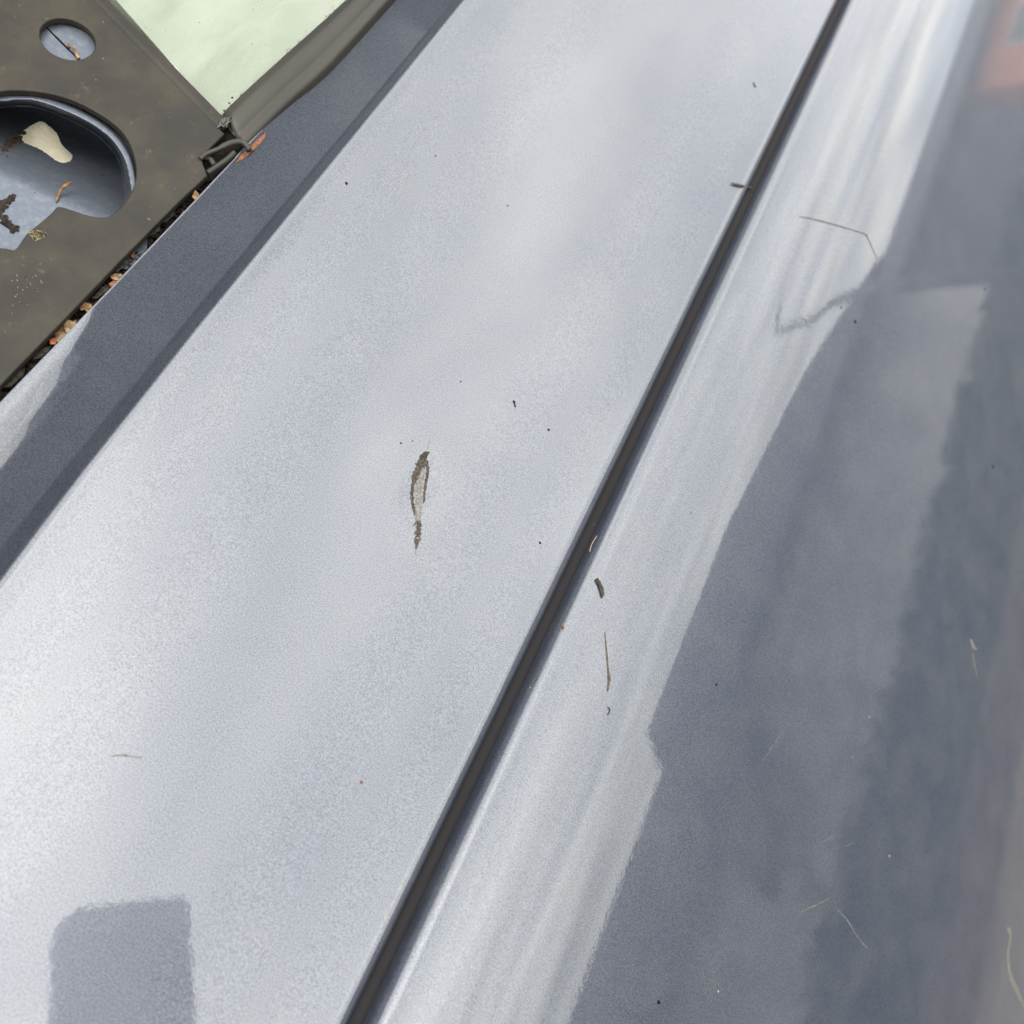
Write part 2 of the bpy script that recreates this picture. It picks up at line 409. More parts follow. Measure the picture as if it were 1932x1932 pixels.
tag(seal, 'black rubber seal between the green glass and the painted shoulder')
# end of the seal, curled open at the plate's corner
def PP(pts, dz): return [P(u, v, ZP + dz * mm) for u, v in pts]
tube('seal_lip', smooth_loop(PP([(378, 300), (388, 291), (410, 282), (436, 270), (456, 268), (466, 276), (470, 284)], 0.3), 5, False), [0.75 * mm] * 12 + [1.0 * mm] * 19, 'black_rubber', car, 10)
tube('seal_lip', smooth_loop(PP([(392, 326), (408, 315), (428, 301), (442, 288)], 0.0), 5, False), 0.85 * mm, 'black_rubber', car, 10)
tube('seal_lip', smooth_loop(PP([(384, 296), (396, 300), (404, 312)], -1.5), 5, False), 0.9 * mm, 'black_rubber', car, 8)
pk = obj('seal_pocket_shade', PP([(366, 300), (404, 236), (440, 222), (490, 250), (480, 285), (440, 315), (390, 345)], -3.0), [(0, 1, 2, 3, 4, 5, 6)], 'speck_shade_black', car, False)  # near-black sheet painting in the shade of the open cavity
# lump of sealant where rim, seal and glass meet
bm = bmesh.new(); bmesh.ops.create_icosphere(bm, subdivisions=4, radius=1)
c = P(424, 232, ZP)
for v in bm.verts:
    nrm = 1 + 0.35 * math.sin(v.co.x * 7 + v.co.y * 3) * math.sin(v.co.y * 9 + 1) + 0.2 * math.sin(v.co.x * 15 + v.co.z * 5)
    q = v.co * nrm; v.co = c + Vector((q.x * 1.1 + q.y * 0.6, q.y * 2.6 - q.x * 0.9, q.z * 1.0)) * mm
me = bpy.data.meshes.new('sealant_lump'); bm.to_mesh(me); bm.free(); me.materials.append(MATS['sealant'])
for f in me.polygons: f.use_smooth = True
o = bpy.data.objects.new('sealant_lump', me); COL.objects.link(o); o.parent = car

# side window glass
gl = [P(-60, -330, ZP), P(445, 245, ZP), sr[6][1], sr[20][1], sr[-1][1], Vector((-0.40, 1.3, ZP)), Vector((-0.40, 0.6, ZP))]
glass = curve_mesh('window_glass', [[(v.x, v.y) for v in gl]], ZP - 4.5 * mm, 1.4 * mm, 0.4 * mm, 'glass', car)
tag(glass, 'dusty pale green side window glass')
# cream inner board behind glass and plate
board = obj('inner_board', [P(-330, 140, -0.0115), P(-330, 560, -0.0115), P(300, 560, -0.0115), P(300, 140, -0.0115)], [(0, 1, 2, 3)], 'cream_board', car, False)
tag(board, 'cream inner board seen through the cut-outs')
simple('trim_grey', (0.26, 0.26, 0.235), (0.32, 0.32, 0.29), 40, 0.9)
obj('inner_trim', [(-0.5, -0.2, -0.03), (-0.088, -0.2, -0.03), (-0.088, 1.3, -0.03), (-0.5, 1.3, -0.03)], [(0, 1, 2, 3)], 'trim_grey', car, False)

# painted steel behind the plate: sheet with a bowl, cut-outs, lip
ring = [(-160, 330), (-140, 260), (-90, 210), (-40, 193), (0, 189), (62, 187), (125, 208), (175, 233), (212, 262), (237, 300), (247, 342), (250, 365), (242, 398), (215, 425), (170, 440), (120, 470), (60, 505), (-20, 510), (-110, 470)]
ringp = [(v.x, v.y) for v in smooth_loop([Vector((a, b, 0)) for a, b in ring], 6)]
def sdist(px, py, poly):
    best = 1e9; inside = False; k = len(poly); j = k - 1
    for i in range(k):
        x1, y1 = poly[j]; x2, y2 = poly[i]
        dx, dy = x2 - x1, y2 - y1; t = ((px - x1) * dx + (py - y1) * dy) / (dx * dx + dy * dy + 1e-9); t = min(max(t, 0), 1)
        e = (x1 + t * dx - px) ** 2 + (y1 + t * dy - py) ** 2
        if e < best: best = e
        if (y2 > py) != (y1 > py) and px < (x1 - x2) * (py - y2) / (y1 - y2 + 1e-12) + x2: inside = not inside
        j = i
    return math.sqrt(best) * (1 if inside else -1)
cut1 = [(37, 256), (57, 238), (77, 229), (92, 237), (107, 252), (113, 265), (120, 277), (135, 291), (135, 301), (123, 307), (110, 305), (95, 295), (80, 284), (60, 275), (45, 268)]
cut1 = [(v.x, v.y) for v in smooth_loop([Vector((a, b, 0)) for a, b in cut1], 4)]
cut2 = [(-12, 372), (2, 378), (10, 388), (9, 400), (0, 408), (-14, 412)]
cut2 = [(v.x, v.y) for v in smooth_loop([Vector((a, b, 0)) for a, b in cut2], 4)]
STEP = 2.5
us = [-170 + STEP * i for i in range(int(450 / STEP))]; vs2 = [10 + STEP * i for i in range(int(500 / STEP))]
def sheet_depth(u, v):
    d = sdist(u, v, ringp)
    flat = 4.6 - 1.6 * (1 - sstep(115, 150, v))
    # groove line across the part seen through the small hole
    ge = ((u - 92) * 0.68 - (v - 55) * 0.73)
    if d < -14: return flat
    lip = flat - 2.0 * sstep(-15, -8, d)
    if d < 0: return lip
    t = ((u - 190) * -0.42 + (v - 215) * 0.9) / 185.0      # 0 at the upper rim, 1 at the lower one
    floor_ = 5.2 + 24 * (1 - sstep(0.25, 1.0, t))
    wall = sstep(2, 13, d)
    z = lip + (floor_ - lip) * wall
    ge2 = ((u - 10) * 0.68 - (v - 425) * 0.73)
    return z
def nearest(px_, py_, poly):
    best = None
    for (x1, y1), (x2, y2) in zip(poly, poly[1:] + poly[:1]):
        dx, dy = x2 - x1, y2 - y1; t = min(max(((px_ - x1) * dx + (py_ - y1) * dy) / (dx * dx + dy * dy + 1e-9), 0), 1)
        q = (x1 + t * dx, y1 + t * dy); e = (q[0] - px_) ** 2 + (q[1] - py_) ** 2
        if best is None or e < best[0]: best = (e, q)
    return best[1]
def near_cut(u, v): return 28 < u < 145 and 220 < v < 316 and cut1 or (-25 < u < 20 and 362 < v < 420 and cut2) or None
nu = len(us); vv = []; ff = []
for v in vs2:
    for u in us:
        uu, v_ = u, v; c_ = near_cut(u, v)
        if c_ and abs(sdist(u, v, c_)) < STEP * 0.62: uu, v_ = nearest(u, v, c_)
        vv.append(tuple(P(uu, v_, ZP - sheet_depth(uu, v_) * mm)))
for j in range(len(vs2) - 1):
    for i in range(nu - 1):
        u, v = us[i] + STEP / 2, vs2[j] + STEP / 2; c_ = near_cut(u, v)
        if c_ and sdist(u, v, c_) > 0: continue
        if (u - 177) - (v - 0) * 0.979 > -6: continue
        ff.append((j * nu + i, j * nu + i + 1, (j + 1) * nu + i + 1, (j + 1) * nu + i))
sheet = obj('mirror_mount_steel', vv, ff, 'dull_paint', car)
tag(sheet, 'blue-grey painted steel dish with keyhole cut-outs behind the plate')

# unseen cabin side and roof, added to block low sky from the seam edge
rp = [(-0.36, 0.004), (-0.372, 0.05), (-0.40, 0.16), (-0.44, 0.28), (-0.49, 0.37), (-0.56, 0.42), (-0.70, 0.45), (-1.1, 0.46)]
rp = [(v.x, v.y) for v in smooth_loop([Vector((a, b, 0)) for a, b in rp], 6, False)]
tag(grid_obj('roof', [[(x, y, z) for x, z in reversed(rp)] for y in (-0.9, -0.5, 0, 0.5, 1.0, 1.3)], 'paint', car), 'unseen cabin side and roof added to darken reflections at the seam')

for q in ([(88, 52), (108, 72), (130, 94), (150, 113)], [(-6, 416), (8, 424), (18, 431), (27, 440)]):
    tube('groove_shade', [P(u, v, ZP - (sheet_depth(u, v) - 0.03) * mm) for u, v in q], [0.2 * mm, 0.38 * mm, 0.34 * mm, 0.2 * mm], 'speck_shade_black', sheet, 6, 0.3)  # dark strips painted in as the shade of grooves in the steel
# floor of the litter channel
chan = []
for k in range(16):
    y = -0.1 + 0.02 * k; chan.append([Vector((-0.125, y, 0.004)), Vector((-0.095, y, 0.004))])
grid_obj('drain_channel', chan, 'speck_shade_black', car)

# rust-coloured chip on the shoulder's edge beside the seal
def zband(x, y):
    x0, D, pf = band_row(y); return interp(pf, (x0 - x * 1000) / D) * D * mm
def on(u, v, lift=0.00006, which='auto'):
    """point of the painted surface seen at a place of the photograph"""
    q = P(u, v, 0)
    for _ in range(25):
        x = q.x * 1000
        if x < crease_x(q.y): z = zband(q.x, q.y)
        elif x <= 55: z = zshoulder(x, q.y) * mm
        elif x < 65.5: z = (interp(ledge, x) if x > 60.2 else zs + 0.3) * mm
        else: z = zlower(x) * mm
        q = q.lerp(P(u, v, z), 0.6)
    return q + Vector((0, 0, lift))
def mark(name, poly, mat, parent, lift=0.00006, label=None, thick=0.0):
    pts = [on(u, v, lift) for u, v in poly]
    o = obj(name, pts, [tuple(range(len(pts)))], mat, parent, False)
    bm = bmesh.new(); bm.from_mesh(o.data); bmesh.ops.triangulate(bm, faces=bm.faces); bm.normal_update()
    if sum(f.normal.z for f in bm.faces) < 0: bmesh.ops.reverse_faces(bm, faces=bm.faces)
    bm.to_mesh(o.data); bm.free()
    if label: o['label'] = label
    return o
def stroke(name, pts, widths, mat, parent, lift=0.00006, label=None, jag=0.0):
    """ribbon through photograph points following the painted surface"""
    c = smooth_loop([Vector((a, b, 0)) for a, b in pts], 8, False); n = len(c); l, r = [], []
    for i, q in enumerate(c):
        t = (c[min(i + 1, n - 1)] - c[max(i - 1, 0)]).normalized(); nn = Vector((-t.y, t.x, 0))
        f = i / (n - 1) * (len(widths) - 1); a = int(min(f, len(widths) - 2)); wd = widths[a] + (widths[a + 1] - widths[a]) * (f - a)
        wd = wd / 2 + 0.05
        l.append(q + nn * wd * (1 + random.uniform(-jag, jag))); r.append(q - nn * wd * (1 + random.uniform(-jag, jag)))
    vs_ = [on(q.x, q.y, lift) for q in l] + [on(q.x, q.y, lift) for q in r]
    fs = [(i, i + 1, n + i + 1, n + i) for i in range(n - 1)]
    o = obj(name, vs_, fs, mat, parent, False)
    bm = bmesh.new(); bm.from_mesh(o.data); bm.normal_update()
    if sum(f.normal.z for f in bm.faces) < 0: bmesh.ops.reverse_faces(bm, faces=bm.faces)
    bm.to_mesh(o.data); bm.free()
    if label: o['label'] = label
    return o

# the long scrape in the middle of the shoulder
SP = shoulder
stroke('scrape', [(800, 862), (792, 890), (791, 930), (789, 975), (789, 1010), (786, 1032)], [6, 20, 17, 11, 11, 3], 'bare_scrape', SP, 0.00004, 'pale bare scrape in the middle of the shoulder panel', 0.12)
stroke('scrape_residue', [(803, 866), (792, 880), (784, 898), (778, 920), (778, 945), (781, 962), (782, 972)], [14, 16, 11, 8, 6, 5, 1], 'residue', SP, 0.0001, None, 0.45)
stroke('scrape_residue', [(803, 870), (807, 885), (804, 908), (801, 930), (800, 943), (799, 950)], [7, 5, 5, 4, 4, 1], 'residue', SP, 0.0001, None, 0.4)
stroke('scrape_residue', [(810, 853), (802, 858), (795, 868), (791, 876)], [2, 11, 12, 8], 'scratch_olive', SP, 0.00008, None, 0.3)
for a, b, s_ in ((788, 985, 8), (788, 1001, 7), (788, 1011, 6)):
    stroke('scrape_residue', [(a - s_, b + 7), (a - s_ * 0.3, b + 1), (a, b), (a + s_ * 0.4, b + 2), (a + s_, b + 8)], [2, 3, 3.5, 3, 2], 'residue', SP, 0.0001, None, 0.3)
stroke('scrape_residue', [(790, 983), (789, 1000), (788, 1012)], [7, 9, 6], 'residue', SP, 0.00007, None, 0.4)
stroke('scrape_residue', [(787, 1017), (786, 1026), (785, 1035)], [9, 7, 3], 'residue', SP, 0.00009, None, 0.5)
stroke('scratch', [(785, 1036), (784, 1048)], [2, 0.5], 'bare_scrape', SP)
stroke('scratch', [(811, 828), (808, 843), (806, 855)], [0.6, 1.4, 1], 'bare_scrape', SP)
stroke('scratch', [(205, 1427), (232, 1425), (268, 1430)], [1, 3, 1], 'scratch_pale', SP, label='faint grey scuff at lower left', jag=0.6)
LP = lower
stroke('scratch', [(1141, 1193), (1144, 1225), (1147, 1262), (1149, 1280), (1146, 1305)], [1.5, 3, 3.5, 6, 2.5], 'scratch_brown', LP, label='straight thin brown scratch beside the seam', jag=0.25)
stroke('scratch', [(1146, 1334), (1150, 1338), (1149, 1344), (1146, 1349)], [1.5, 3.5, 2, 2.5], 'scratch_olive', LP, jag=0.4)
stroke('scratch', [(1506, 408), (1540, 415), (1580, 426), (1630, 441), (1636, 446)], [0.6, 2, 2.2, 1.8, 2], 'scratch_brown', LP, label='long bent hairline scratch near the top right', jag=0.35)
stroke('scratch', [(1634, 443), (1643, 462), (1655, 490)], [1.8, 1.4, 0.6], 'scratch_brown', LP, jag=0.3)
for pts, wd in (([(1902, 1750), (1906, 1768), (1901, 1800), (1905, 1837), (1918, 1868), (1931, 1900)], [9, 5, 4, 7, 9, 5]), ([(1434, 1444), (1470, 1390), (1515, 1333)], [0.8, 1.3, 0.6]),
                ([(1508, 1721), (1540, 1707), (1569, 1693)], [0.8, 2, 1]), ([(1579, 1716), (1599, 1737), (1619, 1770), (1636, 1789)], [0.8, 1.8, 1.2, 2]),
                ([(1552, 1588), (1585, 1572)], [1.6, 0.7]), ([(1832, 1206), (1835, 1218), (1842, 1226)], [4, 6, 2]), ([(1834, 1228), (1838, 1250), (1843, 1277)], [1, 2, 1]),
                ([(1660, 980), (1668, 1000)], [0.8, 1.2]), ([(1560, 1610), (1610, 1590)], [0.5, 0.9]), ([(1330, 1480), (1400, 1410)], [0.4, 0.8])):
    stroke('scratch', pts, wd, 'scratch_pale', LP, jag=0.35)
mark('rust_chip', [(444, 308), (452, 296), (470, 279), (486, 264), (503, 250), (498, 264), (486, 277), (470, 292), (456, 303)], 'rust_chip', SP, 0.0004, 'orange chipped edge beside the end of the rubber seal')

# ------------------------------------------------------------------ loose things lying on the car
def fragment(name, label, cat, pts, mat, lift, group=None, curl=0.0, thick=0.12, z=None):
    """small leaf or wood fragment: outline in photograph points, laid on the surface, with thickness and curl"""
    base_ = [P(u, v, z) if z is not None else on(u, v, 0) for u, v in pts]
    c = sum(base_, Vector()) / len(base_); k = len(base_)
    top, bot = [], []
    for i, q in enumerate(base_):
        h = lift + curl * ((q - c).length / 0.004) ** 2 + random.uniform(0, 0.0002)
        top.append(q + Vector((0, 0, h + thick * mm))); bot.append(q + Vector((0, 0, h)))
    mid = c + Vector((0, 0, lift + thick * mm)); midb = c + Vector((0, 0, lift))
    vs_ = [v - c for v in top + bot + [mid, midb]]
    fs = [(i, (i + 1) % k, 2 * k) for i in range(k)] + [(k + (i + 1) % k, k + i, 2 * k + 1) for i in range(k)] + [(i, k + i, k + (i + 1) % k, (i + 1) % k) for i in range(k)]
    o = fix_normals(obj(name, vs_, fs, mat, None, False)); o.location = c
    return tag(o, label, cat, group)
ZL = ZP - 5.5 * mm
fragment('leaf_fragment', 'largest pale tan dead leaf piece wedged in the gutter', 'leaf', [(104, 628), (116, 616), (130, 610), (146, 606), (138, 620), (122, 634), (110, 648), (104, 646)], 'leaf_tan', 0, z=ZL + 0.002, curl=0.0004)
fragment('leaf_fragment', 'cream curled dead leaf piece just above the largest tan one', 'leaf', [(119, 612), (128, 604), (146, 612), (140, 626), (132, 636), (124, 626)], 'leaf_tan', 0, z=ZL + 0.003, curl=0.0006)
fragment('leaf_fragment', 'bright orange leaf bit at the lower end of the gutter leaves', 'leaf', [(94, 642), (102, 637), (107, 643), (105, 650), (95, 650)], 'leaf_orange', 0, z=ZL + 0.003)
fragment('leaf_fragment', 'ochre brown rolled leaf piece in the middle of the gutter', 'leaf', [(150, 580), (160, 571), (172, 575), (177, 585), (167, 597), (161, 584), (153, 587)], 'leaf_ochre', 0, z=ZL + 0.003, curl=0.0008)
fragment('leaf_fragment', 'long rusty orange leaf sliver along the painted edge', 'leaf', [(175, 588), (184, 572), (197, 558), (204, 560), (196, 570), (184, 584), (178, 592)], 'leaf_orange', 0, z=ZL + 0.004)
fragment('leaf_fragment', 'dark orange leaf piece high in the gutter', 'leaf', [(205, 536), (214, 530), (228, 531), (236, 528), (226, 540), (212, 544)], 'leaf_orange', 0, z=ZL + 0.003)
fragment('leaf_fragment', 'small rounded tan leaf piece above the dark orange one', 'leaf', [(208, 522), (218, 516), (230, 518), (231, 525), (222, 530), (211, 527)], 'leaf_tan', 0, z=ZL + 0.003)
fragment('leaf_fragment', 'tiny red-orange leaf bit alone in the dark gutter', 'leaf', [(247, 484), (251, 476), (255, 480), (252, 487)], 'leaf_orange', 0, z=ZL + 0.002)
fragment('leaf_fragment', 'tan brown leaf crumb at the upper end of the gutter', 'leaf', [(362, 372), (368, 360), (375, 366), (377, 373), (370, 380)], 'leaf_ochre', 0, z=ZL + 0.004, curl=0.0005)
fragment('leaf_fragment', 'small orange sliver by the crumb at the gutter\'s upper end', 'leaf', [(340, 408), (345, 398), (349, 402), (343, 411)], 'leaf_orange', 0, z=ZL + 0.002)
# grey crumpled leaf skins
for i, (u, v, s_) in enumerate(((232, 500, 1.0), (190, 552, 1.1), (136, 588, 1.2), (80, 666, 1.1), (30, 712, 1.4), (290, 438, 0.9), (318, 412, 0.8))):
    pts = [(u + s_ * 17 * (math.cos(a) * 0.9 - math.sin(a) * 0.25) * random.uniform(0.75, 1.15), v + s_ * 17 * (math.sin(a) * 0.55 - math.cos(a) * 0.62) * random.uniform(0.75, 1.15)) for a in [2 * math.pi * k / 11 for k in range(11)]]
    which = ['just below the tiny red-orange bit', 'beside the long rusty sliver', 'between the ochre and the cream leaf', 'just below the bright orange bit', 'at the left edge of the picture', 'below the small orange sliver', 'nearest the upper end of the gutter'][i]
    fragment('leaf_skin', 'grey crumpled leaf skin in the gutter, ' + which, 'leaf', pts, 'leaf_grey', 0, 'grey leaf skins in the gutter', z=ZL + 0.0015, curl=0.0002)
# the uncountable dark litter
lv, lf = [], []; LROW = [band_row(-0.02 + 0.02 * k) for k in range(21)]
for i in range(2600):
    t = random.random(); u = -60 + 460 * t; v = 790 - 455 * t + random.uniform(-6, 30)
    c = P(u, v, ZL + random.uniform(-0.005, 0.0012)); a = random.uniform(0, 6.28); l_ = random.uniform(0.3, 1.5) * mm; w_ = random.uniform(0.1, 0.5) * mm
    bx_, bD, _p = LROW[min(max(int((c.y + 0.02) / 0.02), 0), 20)]
    if c.x * 1000 > bx_ - bD - 0.1: continue
    dx = Vector((math.cos(a), math.sin(a), random.uniform(-0.4, 0.4))) * l_; dy = Vector((-math.sin(a), math.cos(a), random.uniform(-0.6, 0.6))) * w_
    b = len(lv); lv += [c - dx, c - dx * 0.2 + dy, c + dx, c + dx * 0.1 - dy]; lf.append((b, b + 1, b + 2, b + 3))
lit = obj('leaf_litter', lv, lf, 'litter', None, False)
tag(lit, 'dark rotted leaf litter filling the gutter beside the plate', 'litter', kind='stuff')

tag(tube('twig', [on(u, v, 0.0006) for u, v in ((1378, 347), (1386, 349), (1400, 352), (1414, 355), (1421, 359))], [0.25 * mm, 0.6 * mm, 0.6 * mm, 0.4 * mm, 0.2 * mm], 'scratch_brown', None, 6, 0.6),
    'short grey-green twig lying across the near edge of the seam', 'twig')
fragment('seed_husk', 'short curved olive husk lying right of the dark seam', 'husk', [(1121, 1095), (1126, 1091), (1132, 1099), (1137, 1110), (1139, 1122), (1135, 1129), (1131, 1116), (1127, 1104)], 'scratch_olive', 0.00005, curl=0.0, thick=0.5)
fragment('wood_chip', 'tiny orange wood chip in the dark seam', 'chip', [(1056, 1177), (1061, 1178), (1062, 1184), (1059, 1186)], 'leaf_tan', 0.0003, thick=0.4)
tag(tube('fibre', [on(u, v, 0.0006) for u, v in ((1111, 1042), (1113, 1035), (1116, 1026), (1121, 1018), (1125, 1012))], 0.14 * mm, 'fibre_straw', None, 5), 'pale thin fibre caught in the dark seam', 'fibre')
fragment('wood_splinter', 'orange wood splinter inside the small round hole', 'splinter', [(136, 90), (140, 89), (146, 100), (151, 112), (146, 113), (140, 102)], 'leaf_tan', 0.0002, z=ZP - 2.9 * mm, thick=0.5)
fragment('leaf_fragment', 'tiny yellow crumb beside the splinter in the small hole', 'leaf', [(126, 86), (132, 85), (133, 91), (127, 91)], 'leaf_ochre', 0.0002, z=ZP - 2.9 * mm, thick=0.4)
tag(tube('twig', [P(u, v, ZP - 4.6 * mm) for u, v in ((134, 343), (126, 348), (118, 354), (112, 364), (108, 374), (106, 381))], [0.5 * mm, 0.7 * mm, 0.5 * mm, 0.4 * mm, 0.45 * mm, 0.2 * mm], 'leaf_ochre', None, 6, 0.5), 'curved brown twig on the floor of the large hole', 'twig')
# dark dirt clinging around the cut-outs and to the plate, straw fibres: one crust each
dv, df_ = [], []
def blob(c, r, dv, df_, flat=0.5):
    b = len(dv); n = 6
    dv.append(c + Vector((0, 0, r * flat)))
    for k in range(n):
        a = 2 * math.pi * k / n + random.random(); rr = r * random.uniform(0.7, 1.2); dv.append(c + Vector((math.cos(a) * rr, math.sin(a) * rr, 0)))
    for k in range(n): df_.append((b, b + 1 + k, b + 1 + (k + 1) % n))
for i in range(260):
    t = random.random()
    if i < 150: u, v = 4 + 40 * t + random.gauss(0, 3), 282 - 30 * t + random.gauss(0, 5)
    elif i < 200: u, v = 6 + 20 * t + random.gauss(0, 2), 385 - 16 * t + random.gauss(0, 3)
    else: u, v = 2 + 26 * t + random.gauss(0, 3), 408 + 24 * t + random.gauss(0, 3)
    blob(P(u, v, ZP - (sheet_depth(u, v) - 0.2) * mm), random.uniform(0.2, 0.8) * mm, dv, df_)
tag(obj('root_dirt', dv, df_, 'litter', None, False), 'black root-like dirt clinging around the cut-outs in the large hole', 'dirt', kind='stuff')
fv, fi = [], []
for i in range(70):
    u, v = (70 + random.gauss(0, 9), 441 + random.gauss(0, 5)) if i < 40 else (20 + random.random() * 60, 520 + random.random() * 60)
    a = random.uniform(0, 6.28); l_ = random.uniform(0.3, 1.3) * mm if i < 40 else random.uniform(0.1, 0.5) * mm
    c = P(u, v, ZP + 0.15 * mm); dx = Vector((math.cos(a), math.sin(a), 0)) * l_; dy = Vector((-math.sin(a), math.cos(a), 0)) * 0.1 * mm
    b = len(fv); fv += [c - dx, c + dy + Vector((0, 0, 0.0003)), c + dx, c - dy]; fi.append((b, b + 1, b + 2, b + 3))
tag(obj('straw_fibres', fv, fi, 'fibre_straw', None, False), 'fine straw-coloured fibres stuck on the black plate', 'fibres', kind='stuff')
# grime along the lower edge of the glass
dv, df_ = [], []
for i in range(70):
    t = random.random() ** 1.3; u = 425 + 240 * t + random.gauss(0, 2) - abs(random.gauss(0, 7 if i < 90 else 25)); v = 218 - 218 * t + random.gauss(0, 2) - abs(random.gauss(0, 4 if i < 90 else 14))
    blob(P(u, v, ZP - 2.6 * mm), random.uniform(0.1, 0.45) * mm, dv, df_)
tag(obj('glass_grime', dv, df_, 'litter', None, False), 'dark crumbs of grime along the lower edge of the glass', 'grime', kind='stuff')
# specks on the paint
dv, df_ = [], []
for u, v, r in ((653, 346, 2.4), (757, 836, 1.6), (778, 832, 1.1), (970, 758, 2.2), (971, 763, 2.2), (972, 767, 1.6), (1035, 811, 2.2), (1019, 1024, 2.2), (1351, 1292, 1.8), (1242, 1890, 3), (1587, 580, 1.6), (1613, 607, 2.8), (958, 388, 1.3), (821, 294, 1.3), (1422, 158, 2.0), (1424, 163, 2.0), (869, 720, 1.2), (1304, 968, 1.0), (1873, 880, 2), (1858, 545, 2)):
    c = on(u, v, 0.00003); blob(c, 1.5 * r * (c - CAM).length / FPX, dv, df_, 0.6)
tag(obj('dirt_specks', dv, df_, 'speck_shade_black', None, False), 'tiny black dirt specks scattered over the paint', 'specks', kind='stuff')
dv, df_ = [], []
for u, v, r in ((1355, 1870, 2.2), (1678, 1615, 1.8), (1640, 1353, 1.6), (1607, 1429, 1.6), (1000, 1297, 1.8), (985, 1400, 1.4), (1120, 990, 1.0)):
    c = on(u, v, 0.00003); blob(c, 1.0 * r * (c - CAM).length / FPX, dv, df_, 0.6)
tag(obj('dust_specks', dv, df_, 'fibre_straw', None, False), 'tiny pale dust specks on the dark paint', 'specks', kind='stuff')
fragment('wood_chip', 'tiny orange grain lying alone on the lower left paint', 'chip', [(680, 1473), (684, 1474), (685, 1478), (681, 1479)], 'leaf_orange', 0.00003, thick=0.4)

# ------------------------------------------------------------------ what the paint mirrors: the phone above, the houses across the road
ph = empty('smartphone', CAM)
ph.matrix_world = m @ Matrix.Rotation(math.radians(5.0), 4, 'Z')
def rounded(x0, x1, y0, y1, rs):
    o = []
    for i, (sx, sy, a) in enumerate(((x1, y1, 0), (x0, y1, 90), (x0, y0, 180), (x1, y0, 270))):
        r = rs[i]; cx = sx - r if i in (0, 3) else sx + r; cy = sy - r if i < 2 else sy + r
        for k in range(7):
            b = math.radians(a + 15 * k); o.append((cx + r * math.cos(b), cy + r * math.sin(b)))
    return o
body = curve_mesh('body', [rounded(-0.036, 0.036, -0.125, 0.027, (0.005, 0.017, 0.009, 0.009))], 0.0065, 0.0028, 0.0012, 'phone_black', ph)
scr = curve_mesh('screen', [rounded(-0.034, 0.034, -0.122, 0.024, (0.004, 0.014, 0.007, 0.007))], 0.0107, 0.0003, 0.0001, 'phone_glass', ph)
tag(ph, 'dark smartphone mirrored as a grey shape at the lower left of the paint', 'phone')

def box(x0, x1, y0, y1, z0, z1):
    v = [(x, y, z) for x in (x0, x1) for y in (y0, y1) for z in (z0, z1)]
    f = [(0, 1, 3, 2), (4, 6, 7, 5), (0, 4, 5, 1), (2, 3, 7, 6), (0, 2, 6, 4), (1, 5, 7, 3)]
    return v, f
GZ = -0.95
def house(label, x0, y0, wd, dp, eave, ridge, wall, wins, hip=0.0):
    h = empty('house', (x0, y0, GZ)); tag(h, label, 'house', 'houses across the road')
    v = [(0, 0, 0), (0, wd, 0), (dp, wd, 0), (dp, 0, 0), (0, 0, eave), (0, wd, eave), (dp, wd, eave), (dp, 0, eave), (dp / 2, 0, ridge), (dp / 2, wd, ridge)]
    f = [(0, 4, 5, 1), (1, 5, 9, 6, 2), (2, 6, 7, 3), (3, 7, 8, 4, 0)]
    if hip: v, f = v[:8], [(0, 4, 5, 1), (1, 5, 6, 2), (2, 6, 7, 3), (3, 7, 4, 0)]
    fix_normals(obj('wall', v, f, wall, h, False))
    e = 0.3; s_ = (ridge - eave) / (dp / 2)
    rv = []
    for t in (0.0, 0.14):
        rv += [(-e, -e, eave - e * s_ + 0.05 + t), (-e, wd + e, eave - e * s_ + 0.05 + t), (dp / 2, -e + hip, ridge + 0.05 + t), (dp / 2, wd + e - hip, ridge + 0.05 + t), (dp + e, -e, eave - e * s_ + 0.05 + t), (dp + e, wd + e, eave - e * s_ + 0.05 + t)]
    rf = [(6, 8, 9, 7), (8, 10, 11, 9), (0, 1, 3, 2), (2, 3, 5, 4), (0, 6, 7, 1), (4, 5, 11, 10), (0, 2, 8, 6), (2, 4, 10, 8), (1, 7, 9, 3), (3, 9, 11, 5)]
    if hip: rf = rf[:6] + [(0, 2, 4), (6, 10, 8), (1, 5, 3), (7, 9, 11), (0, 4, 10, 6), (1, 7, 11, 5)]
    roof = fix_normals(obj('roof', rv, rf, 'roof_tile', h, False))
    for (a, b, c0, c1) in wins:
        wn = obj('window', *box(-0.05, 0.05, a, b, c0, c1), 'house_white', h, False)
        mid = (a + b) / 2
        for q0, q1 in ((a + 0.07, mid - 0.035), (mid + 0.035, b - 0.07)):
            obj('pane', *box(-0.06, -0.04, q0, q1, c0 + 0.07, c1 - 0.07), 'pane', wn, False)
    return h
simple('slate_hung', (0.035, 0.037, 0.042), (0.06, 0.062, 0.07), 3, 0.9)
house('tall pale rendered house mirrored in the right side of the paint', 7.0, 3.9, 4.6, 5.0, 3.9, 7.1, 'render_wall', [], 1.0)
house('dark slate-hung house mirrored above the pale one', 11.0, 12.0, 6.2, 6.0, 4.6, 6.3, 'slate_hung', [])
house('orange brick house mirrored at the top right corner of the paint', 11.0, 18.9, 4.6, 6.0, 4.6, 6.3, 'brick', [(1.4, 3.0, 2.6, 3.8)])
house('farthest dark house mirrored at the very top right of the paint', 11.0, 24.2, 12.0, 6.0, 4.6, 6.3, 'slate_hung', [(3.0, 4.4, 2.6, 3.8)])
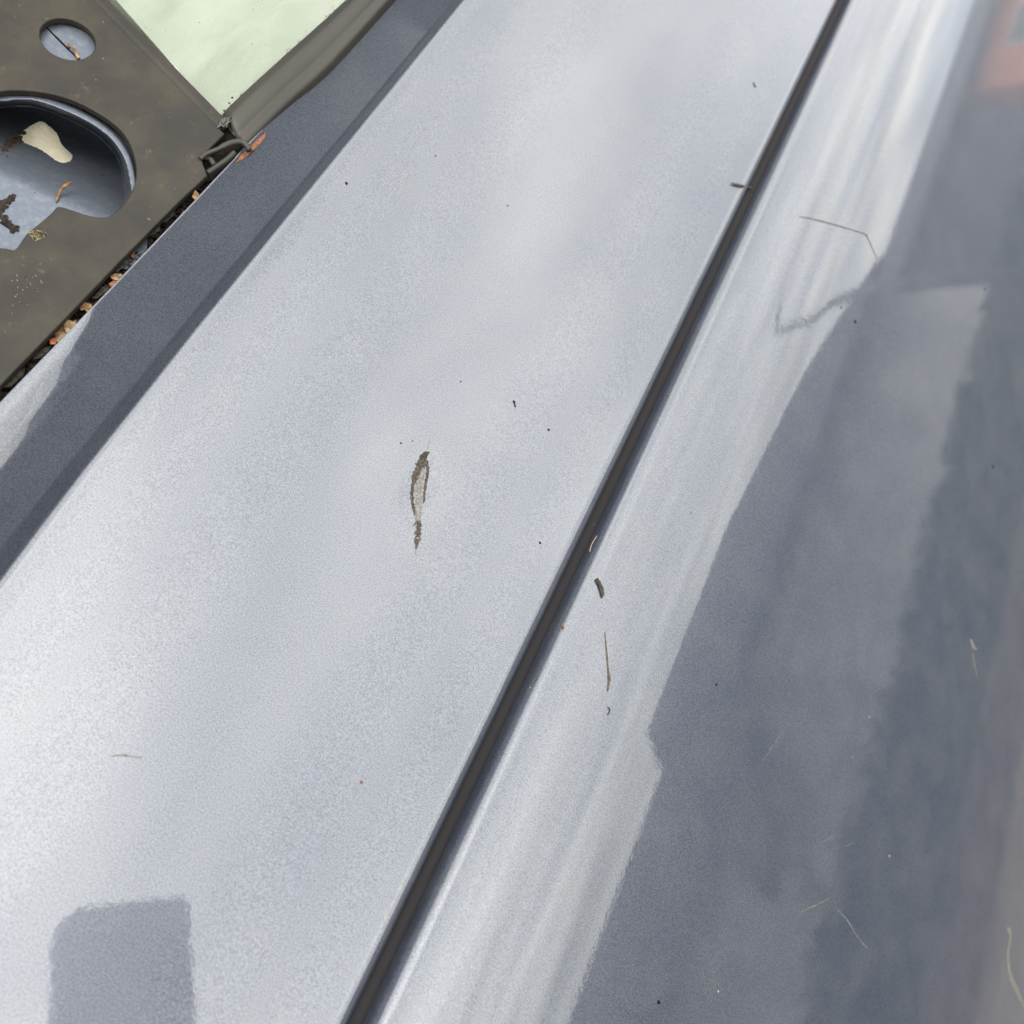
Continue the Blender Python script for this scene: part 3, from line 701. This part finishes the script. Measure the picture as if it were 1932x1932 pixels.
house('long house mirrored at the bottom right of the paint', 12.6, -16.0, 26.0, 6.0, 5.3, 8.7, 'render_wall', [])
simple('hedge_leaf', (0.014, 0.020, 0.014), (0.028, 0.036, 0.022), 8, 0.9)
simple('garden_wall', (0.050, 0.040, 0.032), (0.065, 0.053, 0.043), 2, 0.9)
gw = obj('garden_wall', *box(5.5, 5.72, -14, 16, GZ, GZ + 0.62), 'garden_wall', None, False)
tag(gw, 'low grey garden wall mirrored as a warm stripe in the lower panel', 'wall')
hv, hf = [], []
for i in range(12000):
    c = Vector((random.uniform(5.85, 6.5), random.uniform(-14, 16), GZ + 1.75 * random.random() ** 0.6)); a = random.uniform(0, 6.28)
    d1 = Vector((math.cos(a), math.sin(a), random.uniform(-1, 1))) * 0.09; d2 = Vector((random.uniform(-1, 1), random.uniform(-1, 1), random.uniform(-1, 1))) * 0.06
    b = len(hv); hv += [c - d1, c + d2, c + d1, c - d2]; hf.append((b, b + 1, b + 2, b + 3))
b = len(hv); cv, cf = box(5.92, 6.42, -14, 15.9, GZ, GZ + 1.62); hv += [Vector(v) for v in cv]; hf += [tuple(b + i for i in f) for f in cf]
hd = obj('hedge', hv, hf, 'hedge_leaf', None, False)
tag(hd, 'dark hedge behind the garden wall, mirrored as a dark stripe', 'hedge')
simple('lamp_metal', (0.05, 0.055, 0.055), (0.08, 0.085, 0.085), 5, 0.6)
lm = empty('street_lamp', (5.2, 6.5, GZ)); tag(lm, 'grey street lamp mirrored as a thin slanting line in the paint', 'street lamp')
tube('pole', [(0, 0, 0), (0, 0, 2.2), (0, 0, 4.2)], [0.06, 0.05, 0.04], 'lamp_metal', lm, 10)
tube('arm', [(0, 0, 4.15), (-0.1, 0.1, 4.6), (-0.28, 0.28, 5.3), (-0.42, 0.42, 5.7)], 0.035, 'lamp_metal', lm, 8)
tube('lamp_head', [(-0.40, 0.40, 5.68), (-0.5, 0.42, 5.75), (-0.75, 0.45, 5.82), (-1.0, 0.48, 5.80)], [0.035, 0.06, 0.08, 0.03], 'lamp_metal', lm, 10, 0.5)
